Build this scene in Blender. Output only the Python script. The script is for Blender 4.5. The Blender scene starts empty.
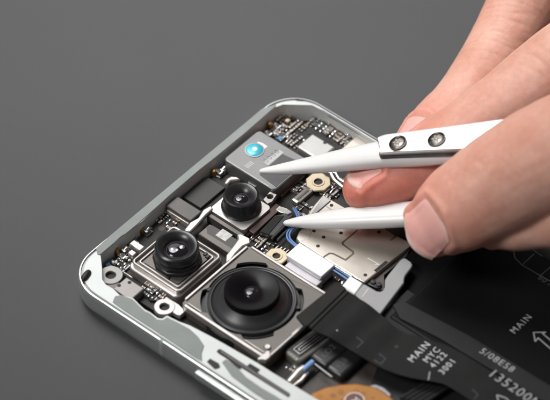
import bpy, bmesh, math, random
from math import sin, cos, pi, sqrt, radians
from mathutils import Vector, Matrix, noise
from mathutils.bvhtree import BVHTree

# ------------------------------------------------------------------ scene (1 unit = 1 mm)
sc = bpy.context.scene
sc.unit_settings.system = 'METRIC'
sc.unit_settings.scale_length = 0.001
COL = sc.collection
rnd = random.Random(11)

# ------------------------------------------------------------------ camera
AZ, EL, RO = 0.7156470535943068, 0.8159004004975725, -0.009261980019422376
CAM = Vector((-329.43384608784294, -346.1243243283044, 534.228859340172))
F = 3400.0                                   # focal length in pixels of a 550 px wide picture
VD = Vector((cos(EL)*cos(AZ), cos(EL)*sin(AZ), -sin(EL)))
_r = Vector((sin(AZ), -cos(AZ), 0)); _u = _r.cross(VD)
VR = cos(RO)*_r + sin(RO)*_u
VU = -sin(RO)*_r + cos(RO)*_u
BACK = Vector((cos(AZ), sin(AZ), 0))          # away from the camera along the table


def at(px, py, z):
    """the point at height z (mm) that the photograph shows at pixel px, py"""
    v = VD*F + VR*(px-275) + VU*(200-py)
    return CAM + v*((z-CAM.z)/v.z)


def xy(px, py, z):
    p = at(px, py, z); return (p.x, p.y)


def rect(ax, ay, bx, by, z):
    """axis-aligned rectangle on the phone from two opposite corners"""
    a, b = at(ax, ay, z), at(bx, by, z)
    return (min(a.x, b.x), max(a.x, b.x), min(a.y, b.y), max(a.y, b.y))


cd = bpy.data.cameras.new('camera'); cam = bpy.data.objects.new('camera', cd); COL.objects.link(cam)
m3 = Matrix((VR, VU, -VD)).transposed()
cam.matrix_world = Matrix.Translation(CAM) @ m3.to_4x4()
cd.sensor_width = 36; cd.lens = F/550*36
cd.clip_start = 50; cd.clip_end = 20000
cd.dof.use_dof = True
cd.dof.focus_distance = (at(262, 215, 6)-CAM).dot(VD)
cd.dof.aperture_fstop = 0.017
sc.camera = cam

# ------------------------------------------------------------------ materials
MATS = {}


def mat(name, col, metal=0.0, rough=0.5, var=0.08, vs=0.6, bump=0.0, bs=3.0, spec=0.5, coat=0.0,
        rvar=0.035, aniso=None, emit=None):
    """Principled with uneven colour, uneven gloss and a fine bump, all from noise on object coordinates"""
    if name in MATS: return MATS[name]
    m = bpy.data.materials.new(name); m.use_nodes = True; MATS[name] = m
    nt = m.node_tree; n = nt.nodes; l = nt.links
    p = n['Principled BSDF']
    p.inputs['Metallic'].default_value = metal
    p.inputs['Specular IOR Level'].default_value = spec
    p.inputs['Coat Weight'].default_value = coat
    tc = n.new('ShaderNodeTexCoord')
    mp = n.new('ShaderNodeMapping'); l.new(tc.outputs['Object'], mp.inputs[0])
    if aniso: mp.inputs['Scale'].default_value = aniso
    nz = n.new('ShaderNodeTexNoise'); nz.inputs['Scale'].default_value = vs
    nz.inputs['Detail'].default_value = 5; l.new(mp.outputs[0], nz.inputs['Vector'])
    rp = n.new('ShaderNodeMapRange'); rp.inputs[1].default_value = .3; rp.inputs[2].default_value = .7
    rp.inputs[3].default_value = 1-var; rp.inputs[4].default_value = 1+var
    l.new(nz.outputs[0], rp.inputs[0])
    mx = n.new('ShaderNodeVectorMath'); mx.operation = 'SCALE'
    mx.inputs[0].default_value = col[:3]; l.new(rp.outputs[0], mx.inputs['Scale'])
    l.new(mx.outputs[0], p.inputs['Base Color'])
    nz2 = n.new('ShaderNodeTexNoise'); nz2.inputs['Scale'].default_value = bs
    nz2.inputs['Detail'].default_value = 4; l.new(mp.outputs[0], nz2.inputs['Vector'])
    rr = n.new('ShaderNodeMapRange'); rr.inputs[1].default_value = .3; rr.inputs[2].default_value = .7
    rr.inputs[3].default_value = max(.02, rough-rvar); rr.inputs[4].default_value = min(1, rough+rvar)
    l.new(nz2.outputs[0], rr.inputs[0]); l.new(rr.outputs[0], p.inputs['Roughness'])
    if bump:
        b = n.new('ShaderNodeBump'); b.inputs['Strength'].default_value = 1.0
        b.inputs['Distance'].default_value = bump*.4
        l.new(nz2.outputs[0], b.inputs['Height']); l.new(b.outputs[0], p.inputs['Normal'])
    return m


TABLE = mat('table_grey', (.071, .071, .0728), 0, .55, .03, .02, .014, 1.1, .2)
FRAME = mat('frame_aluminium', (.66, .68, .67), .85, .36, .03, .15, .004, 4)
LEDGE = mat('ledge_white', (.50, .52, .51), .3, .42, .05, .12, .006, 3)
WALLM = mat('inner_wall', (.60, .62, .61), .1, .5, .06, .2)
ADHES = mat('adhesive_grey', (.25, .27, .262), 0, .6, .05, .3, .01, 2.5, .3)
PLATE = mat('camera_plate', (.135, .122, .113), .5, .42, .04, .3, .002, 6)
PLATEL = mat('camera_bracket_steel', (.50, .47, .45), .72, .31, .05, .3, .002, 5)
SHIELD = mat('shield_nickel', (.66, .60, .535), .74, .23, .03, .08, 0, .4, rvar=.02)
SILVER = mat('silver_plate', (.195, .195, .196), .6, .38, .04, .3, .002, 5)
CHROME = mat('chrome_contact', (.60, .58, .56), .95, .24, .2, .8)
BRASS = mat('brass_pad', (.50, .42, .30), .5, .38, .08, .5)
COPPER = mat('gold_contact', (.40, .22, .085), .8, .34, .25, .8)
PCB = mat('board_black', (.022, .020, .019), 0, .45, .35, .35, .03, 1.2, .25)
PANEL = mat('graphite_panel', (.030, .029, .028), .1, .5, .06, .3, .006, 6)
BOXG = mat('grey_box', (.095, .088, .085), .4, .42, .06, .3, .004, 5)
BLACK = mat('black_plastic', (.016, .016, .017), 0, .33, .15, .4, .004, 4)
LENSB = mat('lens_barrel_black', (.012, .012, .013), 0, .30, .1, .3, .002, 6)
LENSD = mat('lens_black_deep', (.004, .004, .004), 0, .5, .1, .3, 0, 3, .12)
CONEM = mat('lens_cone_satin', (.030, .030, .032), 0, .36, .06, .3)
RINGM = mat('lens_ring_grey', (.05, .05, .053), .3, .34, .06, .3)
BROWN = mat('dark_brown_gap', (.05, .034, .028), .2, .4, .3, .4)
WHITE = mat('white_clip', (.86, .86, .87), 0, .45, .02, .3)
LILAC = mat('clip_flange', (.52, .50, .53), .3, .4, .06, .5)
BRKT = mat('bracket_satin', (.27, .27, .275), .45, .48, .04, .3, .008, 5)
BLUE = mat('blue_cable', (.11, .22, .46), 0, .35, .1, .5)
FLEX = mat('flex_black', (.0165, .0162, .0162), 0, .45, .12, .25, .003, 3, .09)
STIFF = mat('flex_stiffener', (.018, .0175, .0172), 0, .5, .12, .4, .006, 4, .12)
BATT = mat('battery_black', (.008, .008, .0085), 0, .36, .2, .05, .001, .5, .06)
STRIP = mat('strip_dark', (.022, .023, .025), 0, .36, .15, .12, 0, 3, .14)
INK = mat('print_grey', (.34, .34, .35), 0, .6, .1, 1)
INKD = mat('print_dim', (.07, .07, .074), 0, .6, .1, 1)
INKW = mat('print_white', (.58, .58, .59), 0, .6, .1, 1)
ORANGE = mat('amber_flex', (.38, .15, .016), .05, .42, .12, .25)
SPOT = mat('amber_spot', (.30, .112, .012), .1, .45, .2, .4)
OLIVE = mat('connector_olive', (.15, .14, .125), .25, .38, .1, .3)
TAN = mat('ceramic_tan', (.30, .22, .16), 0, .45, .2, .8)
RUBBER = mat('rubber_black', (.012, .012, .012), 0, .55, .2, .5)
CERAM = mat('white_ceramic', (.68, .665, .66), 0, .30, .015, .15, 0, 3, .5)
STEEL = mat('tweezer_steel', (.88, .88, .88), .85, .30, .02, .1, .001, 5, aniso=(.3, 3, 3))
STEELD = mat('screw_steel', (.20, .18, .165), 1, .35, .1, .6)
HOLE = mat('hole_dark', (.008, .007, .007), 0, .6, .1, 1)
CYAN = mat('cyan_lens', (.05, .42, .54), .1, .25, .15, .5)
CYANL = mat('pale_cyan', (.62, .86, .90), 0, .15, .05, .5, coat=.6)


def glass_mat():
    m = bpy.data.materials.new('lens_glass'); m.use_nodes = True
    p = m.node_tree.nodes['Principled BSDF']
    p.inputs['Base Color'].default_value = (.012, .010, .012, 1)
    p.inputs['Roughness'].default_value = .04
    p.inputs['Specular IOR Level'].default_value = .35
    p.inputs['Coat Weight'].default_value = .25; p.inputs['Coat Roughness'].default_value = .02
    p.inputs['Specular Tint'].default_value = (.9, .85, 1, 1)
    return m


GLASS = glass_mat()


def skin_mat():
    m = bpy.data.materials.new('skin'); m.use_nodes = True
    nt = m.node_tree; n = nt.nodes; l = nt.links; p = n['Principled BSDF']
    tc = n.new('ShaderNodeTexCoord')
    a = n.new('ShaderNodeTexNoise'); a.inputs['Scale'].default_value = .09; a.inputs['Detail'].default_value = 6
    l.new(tc.outputs['Object'], a.inputs['Vector'])
    cr = n.new('ShaderNodeValToRGB')
    cr.color_ramp.elements[0].position = .3; cr.color_ramp.elements[0].color = (.54, .255, .185, 1)
    cr.color_ramp.elements[1].position = .72; cr.color_ramp.elements[1].color = (.66, .395, .315, 1)
    l.new(a.outputs[0], cr.inputs[0])
    at_ = n.new('ShaderNodeAttribute'); at_.attribute_name = 'flush_bounce'
    mx = n.new('ShaderNodeMixRGB'); mx.inputs[2].default_value = (.60, .165, .12, 1)  # real fingertip redness, plus red bounce light painted on the index
    l.new(at_.outputs['Fac'], mx.inputs[0]); l.new(cr.outputs[0], mx.inputs[1])
    # fine blotches
    b = n.new('ShaderNodeTexNoise'); b.inputs['Scale'].default_value = .8; b.inputs['Detail'].default_value = 5
    l.new(tc.outputs['Object'], b.inputs['Vector'])
    hs = n.new('ShaderNodeHueSaturation')
    mr = n.new('ShaderNodeMapRange'); mr.inputs[1].default_value = .3; mr.inputs[2].default_value = .7
    mr.inputs[3].default_value = .94; mr.inputs[4].default_value = 1.05
    l.new(b.outputs[0], mr.inputs[0]); l.new(mr.outputs[0], hs.inputs['Value']); l.new(mx.outputs[0], hs.inputs['Color'])
    l.new(hs.outputs[0], p.inputs['Base Color'])
    p.inputs['Subsurface Weight'].default_value = .45
    p.inputs['Subsurface Radius'].default_value = (1.0, .28, .14)
    p.inputs['Subsurface Scale'].default_value = 4.0
    p.inputs['Roughness'].default_value = .46
    p.inputs['Specular IOR Level'].default_value = .34
    # skin cells: small polygons with fine lines between
    vo = n.new('ShaderNodeTexVoronoi'); vo.feature = 'DISTANCE_TO_EDGE'; vo.inputs['Scale'].default_value = 2.2
    dn = n.new('ShaderNodeTexNoise'); dn.inputs['Scale'].default_value = .9; l.new(tc.outputs['Object'], dn.inputs['Vector'])
    va = n.new('ShaderNodeVectorMath'); va.operation = 'ADD'
    l.new(tc.outputs['Object'], va.inputs[0]); l.new(dn.outputs['Color'], va.inputs[1])
    l.new(va.outputs[0], vo.inputs['Vector'])
    cl = n.new('ShaderNodeMapRange'); cl.inputs[1].default_value = 0; cl.inputs[2].default_value = .18
    l.new(vo.outputs['Distance'], cl.inputs[0])
    fn = n.new('ShaderNodeTexNoise'); fn.inputs['Scale'].default_value = 3; fn.inputs['Detail'].default_value = 3
    l.new(tc.outputs['Object'], fn.inputs['Vector'])
    ad = n.new('ShaderNodeMath'); ad.operation = 'ADD'; l.new(cl.outputs[0], ad.inputs[0]); l.new(fn.outputs[0], ad.inputs[1])
    bp = n.new('ShaderNodeBump'); bp.inputs['Distance'].default_value = .020; bp.inputs['Strength'].default_value = 1
    l.new(ad.outputs[0], bp.inputs['Height']); l.new(bp.outputs[0], p.inputs['Normal'])
    return m


SKIN = skin_mat()


def nail_mat():
    m = bpy.data.materials.new('nail'); m.use_nodes = True
    nt = m.node_tree; n = nt.nodes; l = nt.links; p = n['Principled BSDF']
    a = n.new('ShaderNodeAttribute'); a.attribute_name = 'along'
    cr = n.new('ShaderNodeValToRGB'); e = cr.color_ramp.elements
    e[0].position = 0; e[0].color = (.74, .47, .41, 1)
    e[1].position = 1; e[1].color = (.70, .44, .37, 1)
    x = e.new(.12); x.color = (.72, .37, .33, 1)
    x = e.new(.86); x.color = (.72, .36, .32, 1)
    x = e.new(.95); x.color = (.74, .52, .45, 1)
    l.new(a.outputs['Fac'], cr.inputs[0]); l.new(cr.outputs[0], p.inputs['Base Color'])
    p.inputs['Roughness'].default_value = .38
    p.inputs['Specular IOR Level'].default_value = .35
    p.inputs['Subsurface Weight'].default_value = .2
    p.inputs['Subsurface Radius'].default_value = (1, .4, .3); p.inputs['Subsurface Scale'].default_value = .8
    tc = n.new('ShaderNodeTexCoord'); nz = n.new('ShaderNodeTexNoise'); nz.inputs['Scale'].default_value = .6
    l.new(tc.outputs['Object'], nz.inputs['Vector'])
    bp = n.new('ShaderNodeBump'); bp.inputs['Distance'].default_value = .05; l.new(nz.outputs[0], bp.inputs['Height'])
    l.new(bp.outputs[0], p.inputs['Normal'])
    return m


NAIL = nail_mat()

# ------------------------------------------------------------------ mesh helpers


class MB:
    def __init__(s): s.bm = bmesh.new(); s.mats = []

    def mi(s, m):
        if m is None: return 0
        if m not in s.mats: s.mats.append(m)
        return s.mats.index(m)

    def face(s, vs, k):
        try:
            f = s.bm.faces.new(vs); f.material_index = k; return f
        except ValueError:
            return None

    def prism(s, poly, z0, z1, m=None, top=None):
        """poly of (x,y); z0/z1 floats or functions of (x,y)"""
        a = sum(poly[i][0]*poly[(i+1) % len(poly)][1]-poly[(i+1) % len(poly)][0]*poly[i][1] for i in range(len(poly)))
        if a < 0: poly = poly[::-1]
        k = s.mi(m); g = lambda z, p: z(*p) if callable(z) else z
        b = [s.bm.verts.new((p[0], p[1], g(z0, p))) for p in poly]
        t = [s.bm.verts.new((p[0], p[1], g(z1, p))) for p in poly]
        s.face(t, s.mi(top) if top else k); s.face(b[::-1], k)
        for i in range(len(poly)):
            j = (i+1) % len(poly); s.face((b[i], b[j], t[j], t[i]), k)
        return s

    def box(s, r, z0, z1, m=None, top=None):
        return s.prism([(r[0], r[2]), (r[1], r[2]), (r[1], r[3]), (r[0], r[3])], z0, z1, m, top)

    def lathe(s, c, prof, n=64, m=None, caps=True, notch=None):
        """prof: list of (r, z[, material]); c: (x,y)"""
        rings = []
        for q in prof:
            r, z = q[0], q[1]
            rings.append([s.bm.verts.new((c[0]+(r)*cos(2*pi*i/n), c[1]+(r)*sin(2*pi*i/n), z)) for i in range(n)])
        for a in range(len(prof)-1):
            k = s.mi(prof[a+1][2] if len(prof[a+1]) > 2 else m)
            for i in range(n):
                j = (i+1) % n; s.face((rings[a][i], rings[a][j], rings[a+1][j], rings[a+1][i]), k)
        if caps:
            s.face(rings[0][::-1], s.mi(prof[0][2] if len(prof[0]) > 2 else m))
            s.face(rings[-1], s.mi(prof[-1][2] if len(prof[-1]) > 2 else m))
        return s

    def ringplate(s, outer, inner, z0, z1, m=None):
        """plate with one hole; outer / inner closed loops of (x,y)"""
        k = s.mi(m)
        def loop(P, z): return [s.bm.verts.new((p[0], p[1], z)) for p in P]
        for z, up in ((z1, True), (z0, False)):
            o, i = loop(outer, z), loop(inner, z)
            es = [s.bm.edges.new((L[q], L[(q+1) % len(L)])) for L in (o, i) for q in range(len(L))]
            g = bmesh.ops.triangle_fill(s.bm, use_beauty=True, use_dissolve=False, edges=es, normal=(0, 0, 1 if up else -1))
            for f in g['geom']:
                if isinstance(f, bmesh.types.BMFace):
                    f.material_index = k
                    if (f.normal.z > 0) != up: f.normal_flip()
            if up: ot, it = o, i
            else: ob, ib = o, i
        for T, B in ((ot, ob), (it[::-1], ib[::-1])):
            n = len(T)
            ccw = sum(T[q].co.x*T[(q+1) % n].co.y-T[(q+1) % n].co.x*T[q].co.y for q in range(n))
            want = (T is ot)
            if (ccw > 0) != want: T, B = T[::-1], B[::-1]
            for q in range(n):
                j = (q+1) % n; s.face((B[q], B[j], T[j], T[q]), k)
        return s

    def tube(s, pts, r, n=10, m=None, ry=None):
        """round bar along points; r number or list"""
        pts = [Vector(p) for p in pts]; k = s.mi(m); rings = []
        rs = r if isinstance(r, (list, tuple)) else [r]*len(pts)
        up = Vector((0, 0, 1))
        for i, p in enumerate(pts):
            t = (pts[min(i+1, len(pts)-1)]-pts[max(i-1, 0)]).normalized()
            a = up.cross(t)
            a = a.normalized() if a.length > 1e-4 else Vector((1, 0, 0))
            b = t.cross(a)
            rings.append([s.bm.verts.new(p+rs[i]*(cos(2*pi*j/n)*a+(ry or 1)*sin(2*pi*j/n)*b)) for j in range(n)])
        for i in range(len(pts)-1):
            for j in range(n):
                q = (j+1) % n; s.face((rings[i][j], rings[i][q], rings[i+1][q], rings[i+1][j]), k)
        s.face(rings[0][::-1], k); s.face(rings[-1], k)
        return s

    def build(s, name, m, parent=None, bevel=0.0, seg=2, smooth=False, ang=35):
        me = bpy.data.meshes.new(name)
        if s.mats:
            for q in s.mats: me.materials.append(q or m)
        else:
            me.materials.append(m)
        s.bm.normal_update()
        for f in s.bm.faces: f.smooth = True
        for e in s.bm.edges:
            if len(e.link_faces) == 2 and e.calc_face_angle(0) > radians(ang): e.smooth = False
            elif len(e.link_faces) != 2: e.smooth = False
        s.bm.to_mesh(me); s.bm.free()
        o = bpy.data.objects.new(name, me); COL.objects.link(o)
        if parent is not None: adopt(o, parent)
        if bevel:
            b = o.modifiers.new('bevel', 'BEVEL'); b.width = bevel; b.segments = seg; b.limit_method = 'ANGLE'
            b.angle_limit = radians(38); b.harden_normals = False; b.use_clamp_overlap = True
        return o


def world_of(o):
    m = o.matrix_basis.copy()
    return (world_of(o.parent) @ o.matrix_parent_inverse @ m) if o.parent else m


def adopt(o, parent):
    o.parent = parent; o.matrix_parent_inverse = world_of(parent).inverted()


def tag(o, label=None, cat=None, group=None, kind=None):
    if label: o['label'] = label
    if cat: o['category'] = cat
    if group: o['group'] = group
    if kind: o['kind'] = kind
    return o


def empty(name, loc):
    o = bpy.data.objects.new(name, None); COL.objects.link(o); o.location = loc; o.empty_display_size = 5
    return o


def rrect(x0, x1, y0, y1, r, n=8):
    out = []
    for cx, cy, a in ((x1-r, y1-r, 0), (x0+r, y1-r, 90), (x0+r, y0+r, 180), (x1-r, y0+r, 270)):
        for i in range(n+1):
            t = radians(a+90*i/n); out.append((cx+r*cos(t), cy+r*sin(t)))
    return out


def circ(c, r, n=40):
    return [(c[0]+r*cos(2*pi*i/n), c[1]+r*sin(2*pi*i/n)) for i in range(n)]


def P(lst, z):
    return [xy(a, b, z) for a, b in lst]


def text(s, name, origin, ang, size, m, parent, z, spacing=1.0, zf=None, bold=0.0, shear=0.0, align='LEFT'):
    cu = bpy.data.curves.new('txt', 'FONT'); cu.body = s; cu.size = size; cu.space_character = spacing
    cu.offset = bold; cu.align_x = align; cu.resolution_u = 3
    ob = bpy.data.objects.new('txt', cu); COL.objects.link(ob)
    dg = bpy.context.evaluated_depsgraph_get(); dg.update()
    me = bpy.data.meshes.new_from_object(ob.evaluated_get(dg))
    bpy.data.objects.remove(ob)
    ca, sa = cos(ang), sin(ang)
    for v in me.vertices:
        x, y = v.co.x, v.co.y
        X, Y = origin[0]+ca*x-sa*y, origin[1]+sa*x+ca*y
        v.co = (X, Y, (zf(X, Y) if zf else z))
    me.materials.clear(); me.materials.append(m)
    o = bpy.data.objects.new(name, me); COL.objects.link(o); adopt(o, parent)
    return o


def spline(ps, n=8):
    ps = [Vector(p) for p in ps]; out = []
    for i in range(len(ps)-1):
        p0, p1, p2, p3 = ps[max(i-1, 0)], ps[i], ps[i+1], ps[min(i+2, len(ps)-1)]
        for k in range(n):
            t = k/n
            out.append(.5*((2*p1)+(-p0+p2)*t+(2*p0-5*p1+4*p2-p3)*t*t+(-p0+3*p1-3*p2+p3)*t**3))
    out.append(ps[-1]); return out


# ------------------------------------------------------------------ the table
b = MB()
n = 60
b.box((-1400, 1500, -1500, 1500), -12, 0)
table = b.build('table', TABLE)
tag(table, 'smooth matte grey table top under the opened phone', 'table', kind='structure')

# ------------------------------------------------------------------ the phone
W, LEN, RC = 74.0, 162.0, 9.0
phone = empty('smartphone', (W/2, -LEN/2, 0))
tag(phone, 'silver phone lying opened on the grey table, its cameras and circuit board bare', 'phone')


def outline(d, n=10):
    return rrect(d, W-d, -LEN+d, -d, max(RC-d, .6), n)


# frame: outer wall, rim ridge, groove, inner ridge
b = MB(); b.mi(FRAME); b.mi(mat('rim_groove', (.34, .345, .345), .6, .36, .05, .3))
prof = [(2.6, .35), (1.2, .25), (.45, .7), (.08, 1.7), (0, 2.6), (0, 5.0), (.10, 5.75), (.30, 6.10), (.50, 6.12),
        (.62, 5.72), (1.15, 5.68), (1.25, 5.2)]
N = len(outline(0))
rings = [[b.bm.verts.new((x, y, z)) for x, y in outline(d)] for d, z in prof]
for a in range(len(prof)-1):
    for i in range(N):
        j = (i+1) % N; b.face((rings[a][i], rings[a][j], rings[a+1][j], rings[a+1][i]), 1 if a >= 8 else 0)
for f_ in b.bm.faces:
    pass
b.face(rings[0][::-1], 0)
frame = b.build('frame', FRAME, phone, ang=50)

# ledge: flat shelf from the inner ridge to a hand-cut inner edge, with the inner wall below
ZL = 6.15
inner_px = [(100.7, 255), (107, 249.5), (113.5, 244.2), (121.5, 236.5), (125.5, 234.5), (136, 226), (142, 221.5), (151, 213),
            (160, 205), (170, 196), (200, 170), (215, 158.5), (246, 133), (276, 107), (283, 104.5), (312, 105), (330, 114),
            (345, 123), (385, 147.5)]
inner = [xy(a, c, ZL) for a, c in inner_px]
xr = inner[-1][0]
inner += [(xr, -100), (xr, -150), (8, -156), (7.4, -110)]
left_px = [(330, 407), (290, 383), (272.5, 372.5), (261, 365), (227.5, 345.6), (214, 338), (190, 325.5), (179, 321.5),
           (167, 315.5), (162.5, 318.5), (158, 318), (150, 312), (145, 309.5), (140, 305), (133, 298), (119.5, 294.8), (113.5, 289),
           (106, 284.5), (102.3, 279.5), (102, 267)]
inner += [xy(a, c, ZL) for a, c in left_px]
b = MB()
b.ringplate(outline(1.12), inner, 1.2, ZL)
for f in b.bm.faces: f.material_index = 0
b.mi(LEDGE); b.mi(WALLM)
b.bm.normal_update()
for f in b.bm.faces:
    if abs(f.normal.z) < .5: f.material_index = 1
ledge = b.build('inner_ledge', LEDGE, phone, bevel=.18)

# tray under everything
b = MB(); b.prism(outline(2.3), .5, 1.1)
b.build('inner_tray', BROWN, phone)

# grey adhesive left on the ledge
def sticker(name, px, z0, z1, m, parent, **k):
    return MB().prism(P(px, z1), z0, z1).build(name, m, parent, **k)

ad1 = [(112.6, 301.8), (115, 296), (121, 294.9), (132.5, 299), (139.5, 306), (145, 311), (150, 313.2), (157, 319.2), (163, 319.8), (167, 317),
       (179, 323), (190, 329), (198.5, 337), (204, 345.5), (201.5, 353), (202, 361), (195, 357), (180, 347), (150, 327), (124, 310)]
sticker('adhesive_strip', ad1, ZL-.2, ZL+.2, ADHES, ledge, bevel=.09)
ad2 = [(226, 359), (222, 362), (232, 376), (252, 391), (290, 416), (340, 448), (345, 440), (300, 412), (276, 396), (262, 388), (246, 377), (238, 368)]
sticker('adhesive_strip', ad2, ZL-.2, ZL+.2, ADHES, ledge, bevel=.09)
ad3 = [(97.5, 254), (100.2, 254.6), (107, 248.8), (113.5, 243.4), (121.5, 235.8), (125.5, 233.8), (136, 225.2), (151, 212), (160, 204), (170, 195),
       (200, 169.2), (215, 157.6), (246, 132), (275.5, 106.4), (276, 104), (262, 108.5), (246, 122), (215, 147.8), (170, 185.2), (136, 213.6), (108, 237.2), (96, 248)]
sticker('adhesive_strip', ad3, ZL-.2, ZL+.2, ADHES, ledge, bevel=.09)
# black rubber seal in the corner
b = MB(); b.tube(spline([at(82.6, 280.4, 6.0), at(84.0, 278.4, 6.25), at(87.6, 273.6, 6.25), at(89.4, 271.2, 6.0)], 4), [.3, .45, .6, .68, .72]+[.75]*3+[.72, .68, .6, .45, .3], 18)
b.build('rubber_seal', RUBBER, frame)
# slot with the grey rail in the ledge, and the dark cut-outs beside it
b = MB(); b.prism([tuple(at(a, c, 6.2).xy) for a, c in ((216.5, 351.5), (218.5, 349.2), (221, 349.3), (290, 393.5), (288, 397), (219, 353.8))], ZL-.3, ZL+.05)
slot = b.build('ledge_slot', HOLE, ledge)
b = MB(); b.prism([tuple(at(a, c, 6.3).xy) for a, c in ((219.5, 352.2), (221.5, 350.8), (290, 394.6), (288.4, 396.8))], ZL, ZL+.3)
b.build('slot_rail', BOXG, ledge, bevel=.1)
for px in ([(207, 361.5), (210, 358.5), (219, 363.5), (220, 367), (215, 369)], [(247.5, 365.5), (250, 363.3), (260, 369.5), (257.5, 372)],
           [(226, 357.6), (228, 356.6), (241, 365), (241, 369), (238, 368)]):
    sticker('ledge_opening', px, ZL-.3, ZL+.16, HOLE, ledge)
# antenna break, side key
b = MB()
y0, y1 = -28.6, -27.7
pr = [(.69, .44), (.068, 1.7), (-.012, 2.6), (-.012, 5.0), (.088, 5.75), (.29, 6.11), (.5, 6.13), (.6, 5.6), (.8, .7)]
v0 = [b.bm.verts.new((d, y0, z)) for d, z in pr]; v1 = [b.bm.verts.new((d, y1, z)) for d, z in pr]
b.face(v0, 0); b.face(v1[::-1], 0)
for i in range(len(pr)):
    j = (i+1) % len(pr); b.face((v0[j], v0[i], v1[i], v1[j]), 0)
b.build('antenna_line', mat('antenna_resin', (.36, .37, .37), 0, .5), frame)
b = MB(); b.prism(rrect(-.75, .6, -66, -38, .3, 3), 2.6, 4.6)
b.build('side_button', FRAME, phone, bevel=.3, seg=3)
# speaker slit at the far corner
b = MB(); b.prism(P([(295, 99.4), (297, 98.4), (304, 99.8), (303, 101.2), (297, 100.8)], 6.2), ZL-.1, ZL+.03)
b.build('microphone_slit', HOLE, ledge)

# ------------------------------------------------------------------ circuit board
ZB = 2.6
b = MB()
bp = [(inner[i][0]-.1, inner[i][1]-.1) for i in range(0, 19)]
b.prism([(7.6, -8), (8, -5.5), (12, -3.3), (64, -3.3), (69.5, -6.5), (70.8, -12), (70.8, -58), (34, -58), (34, -56), (8, -56)], 1.2, ZB)
board = b.build('circuit_board', PCB, phone)


def disc_hole(name, px, py, z, r, parent, m=HOLE):
    c = xy(px, py, z)
    return MB().lathe(c, [(r, z-.15), (r, z+.03)], 20).build(name, m, parent)


# ---- main (largest) camera
R1 = (10.7, 32.0, -47.8, -24.4)
CL = (20.9, -35.0)
hole = []
nn = 144
for i in range(nn):
    a = 2*pi*i/nn; dg = math.degrees(a) % 360
    r = 9.75
    for c0 in (45-4, 135-4, 225+3, 315-4):
        dd = abs((dg-c0+180) % 360-180)
        if dd < 17: r = 10.75
        elif dd < 20: r = 10.75-(dd-17)/3*1.0
    hole.append((CL[0]+r*cos(a), CL[1]+r*sin(a)))
big = MB()
big.ringplate(rrect(*R1, .6, 4), hole, 5.2, 5.9)
bigcam = big.build('main_camera', PLATE, phone, bevel=.08)
b = MB(); b.ringplate(rrect(*R1, .6, 4), rrect(R1[0]+.7, R1[1]-.7, R1[2]+.7, R1[3]-.7, .4, 4), 1.2, 5.2)
b.build('camera_housing', mat('housing_brown', (.22, .185, .165), .75, .42, .15, .3), bigcam)
# raised lip all round, in lengths
b = MB()
x0, x1, y0, y1 = R1
b.box((x0-.35, x0+.35, y0, y1-.9), 4.6, 6.25)
b.box((x0-.1, x1-4, y0-.25, y0+.25), 5.6, 6.25)
b.box((x0+8, x0+11.5, y0-.4, y0+.35), 5.5, 6.5)
b.box((x1-.3, x1+.25, y0+1, y1-.8), 5.2, 6.3)
b.box((x0+1.3, x1-.5, y1-.35, y1+.25), 5.2, 6.3)
b.build('plate_lip', PLATEL, bigcam, bevel=.12)
for (ya, yb) in ((-28.8, -25.6), (-46, -41.3)):
    b = MB(); b.box((x0+.42, x0+.78, ya, yb), 5.7, 5.93); b.build('plate_slot', HOLE, bigcam)
    b = MB(); b.box((x0+.85, x0+1.08, ya-.3, yb+.3), 5.7, 6.02); b.build('plate_rib', PLATEL, bigcam, bevel=.06)
c = (x0+2.4, y0+1.9)
MB().lathe(c, [(.75, 5.8), (.75, 6.15), (.55, 6.35), (.2, 6.35)], 20).build('rivet', CHROME, bigcam, smooth=True)
b = MB(); b.prism(P([(257, 359), (264.5, 353), (266.5, 350.5), (270, 351), (270.5, 357), (266, 360.5)], 6.3), 5.2, 6.4); b.build('corner_tab', PLATEL, bigcam, bevel=.15)
# lens: black recess, ring, cone, barrel, front glass
MB().lathe(CL, [(10.9, 2.2), (10.9, 4.6), (9.9, 4.6), (9.9, 5.3), (9.3, 5.3)], 96).build('recess', BLACK, bigcam)
lens = MB().lathe(CL, [(9.4, 4.6), (9.4, 5.6), (9.3, 6.1), (9.08, 6.22), (8.95, 6.2), (8.85, 5.98), (8.7, 5.98), (8.62, 6.08), (8.5, 6.05), (8.4, 5.8)], 96, caps=False).build('lens_ring', RINGM, bigcam)
MB().lathe(CL, [(8.45, 5.5), (8.3, 5.9), (7.3, 6.6), (7.22, 6.52), (5.9, 7.5), (5.55, 7.9)], 96, caps=False).build('lens_cone', CONEM, bigcam)
MB().lathe(CL, [(5.85, 7.2), (5.8, 9.25), (5.62, 9.4)], 96, caps=False).build('lens_barrel', LENSD, bigcam)
MB().lathe(CL, [(5.63, 9.39), (5.2, 9.36), (4.1, 9.22), (2.8, 8.95), (1.9, 8.65), (1.5, 8.45)], 96, caps=False).build('front_glass', mat('front_glass', (.005, .004, .005), 0, .22, .1, .2, 0, 3, .09, rvar=.01), bigcam)
def dome(name, c, r, z, sag, parent, m=GLASS, n=48):
    pr = [(r*sin(t), z+sag*cos(t)) for t in [pi/2*(1-i/10) for i in range(11)]]
    pr[-1] = (.02, z+sag)
    return MB().lathe(c, pr, n).build(name, m, parent)
dome('lens_glass', CL, 1.7, 8.35, .55, bigcam)
for k, (dx, dy, r) in enumerate(((-.55, .45, .42), (.6, -.6, .36))):
    dome('lens_glint', (CL[0]+dx, CL[1]+dy), r, 8.72-.02*k, .12, bigcam, mat('glint_grey', (.07, .068, .072), .5, .2, .1, 1), 20)  # small grey domes stand in for glints on the glass
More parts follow.
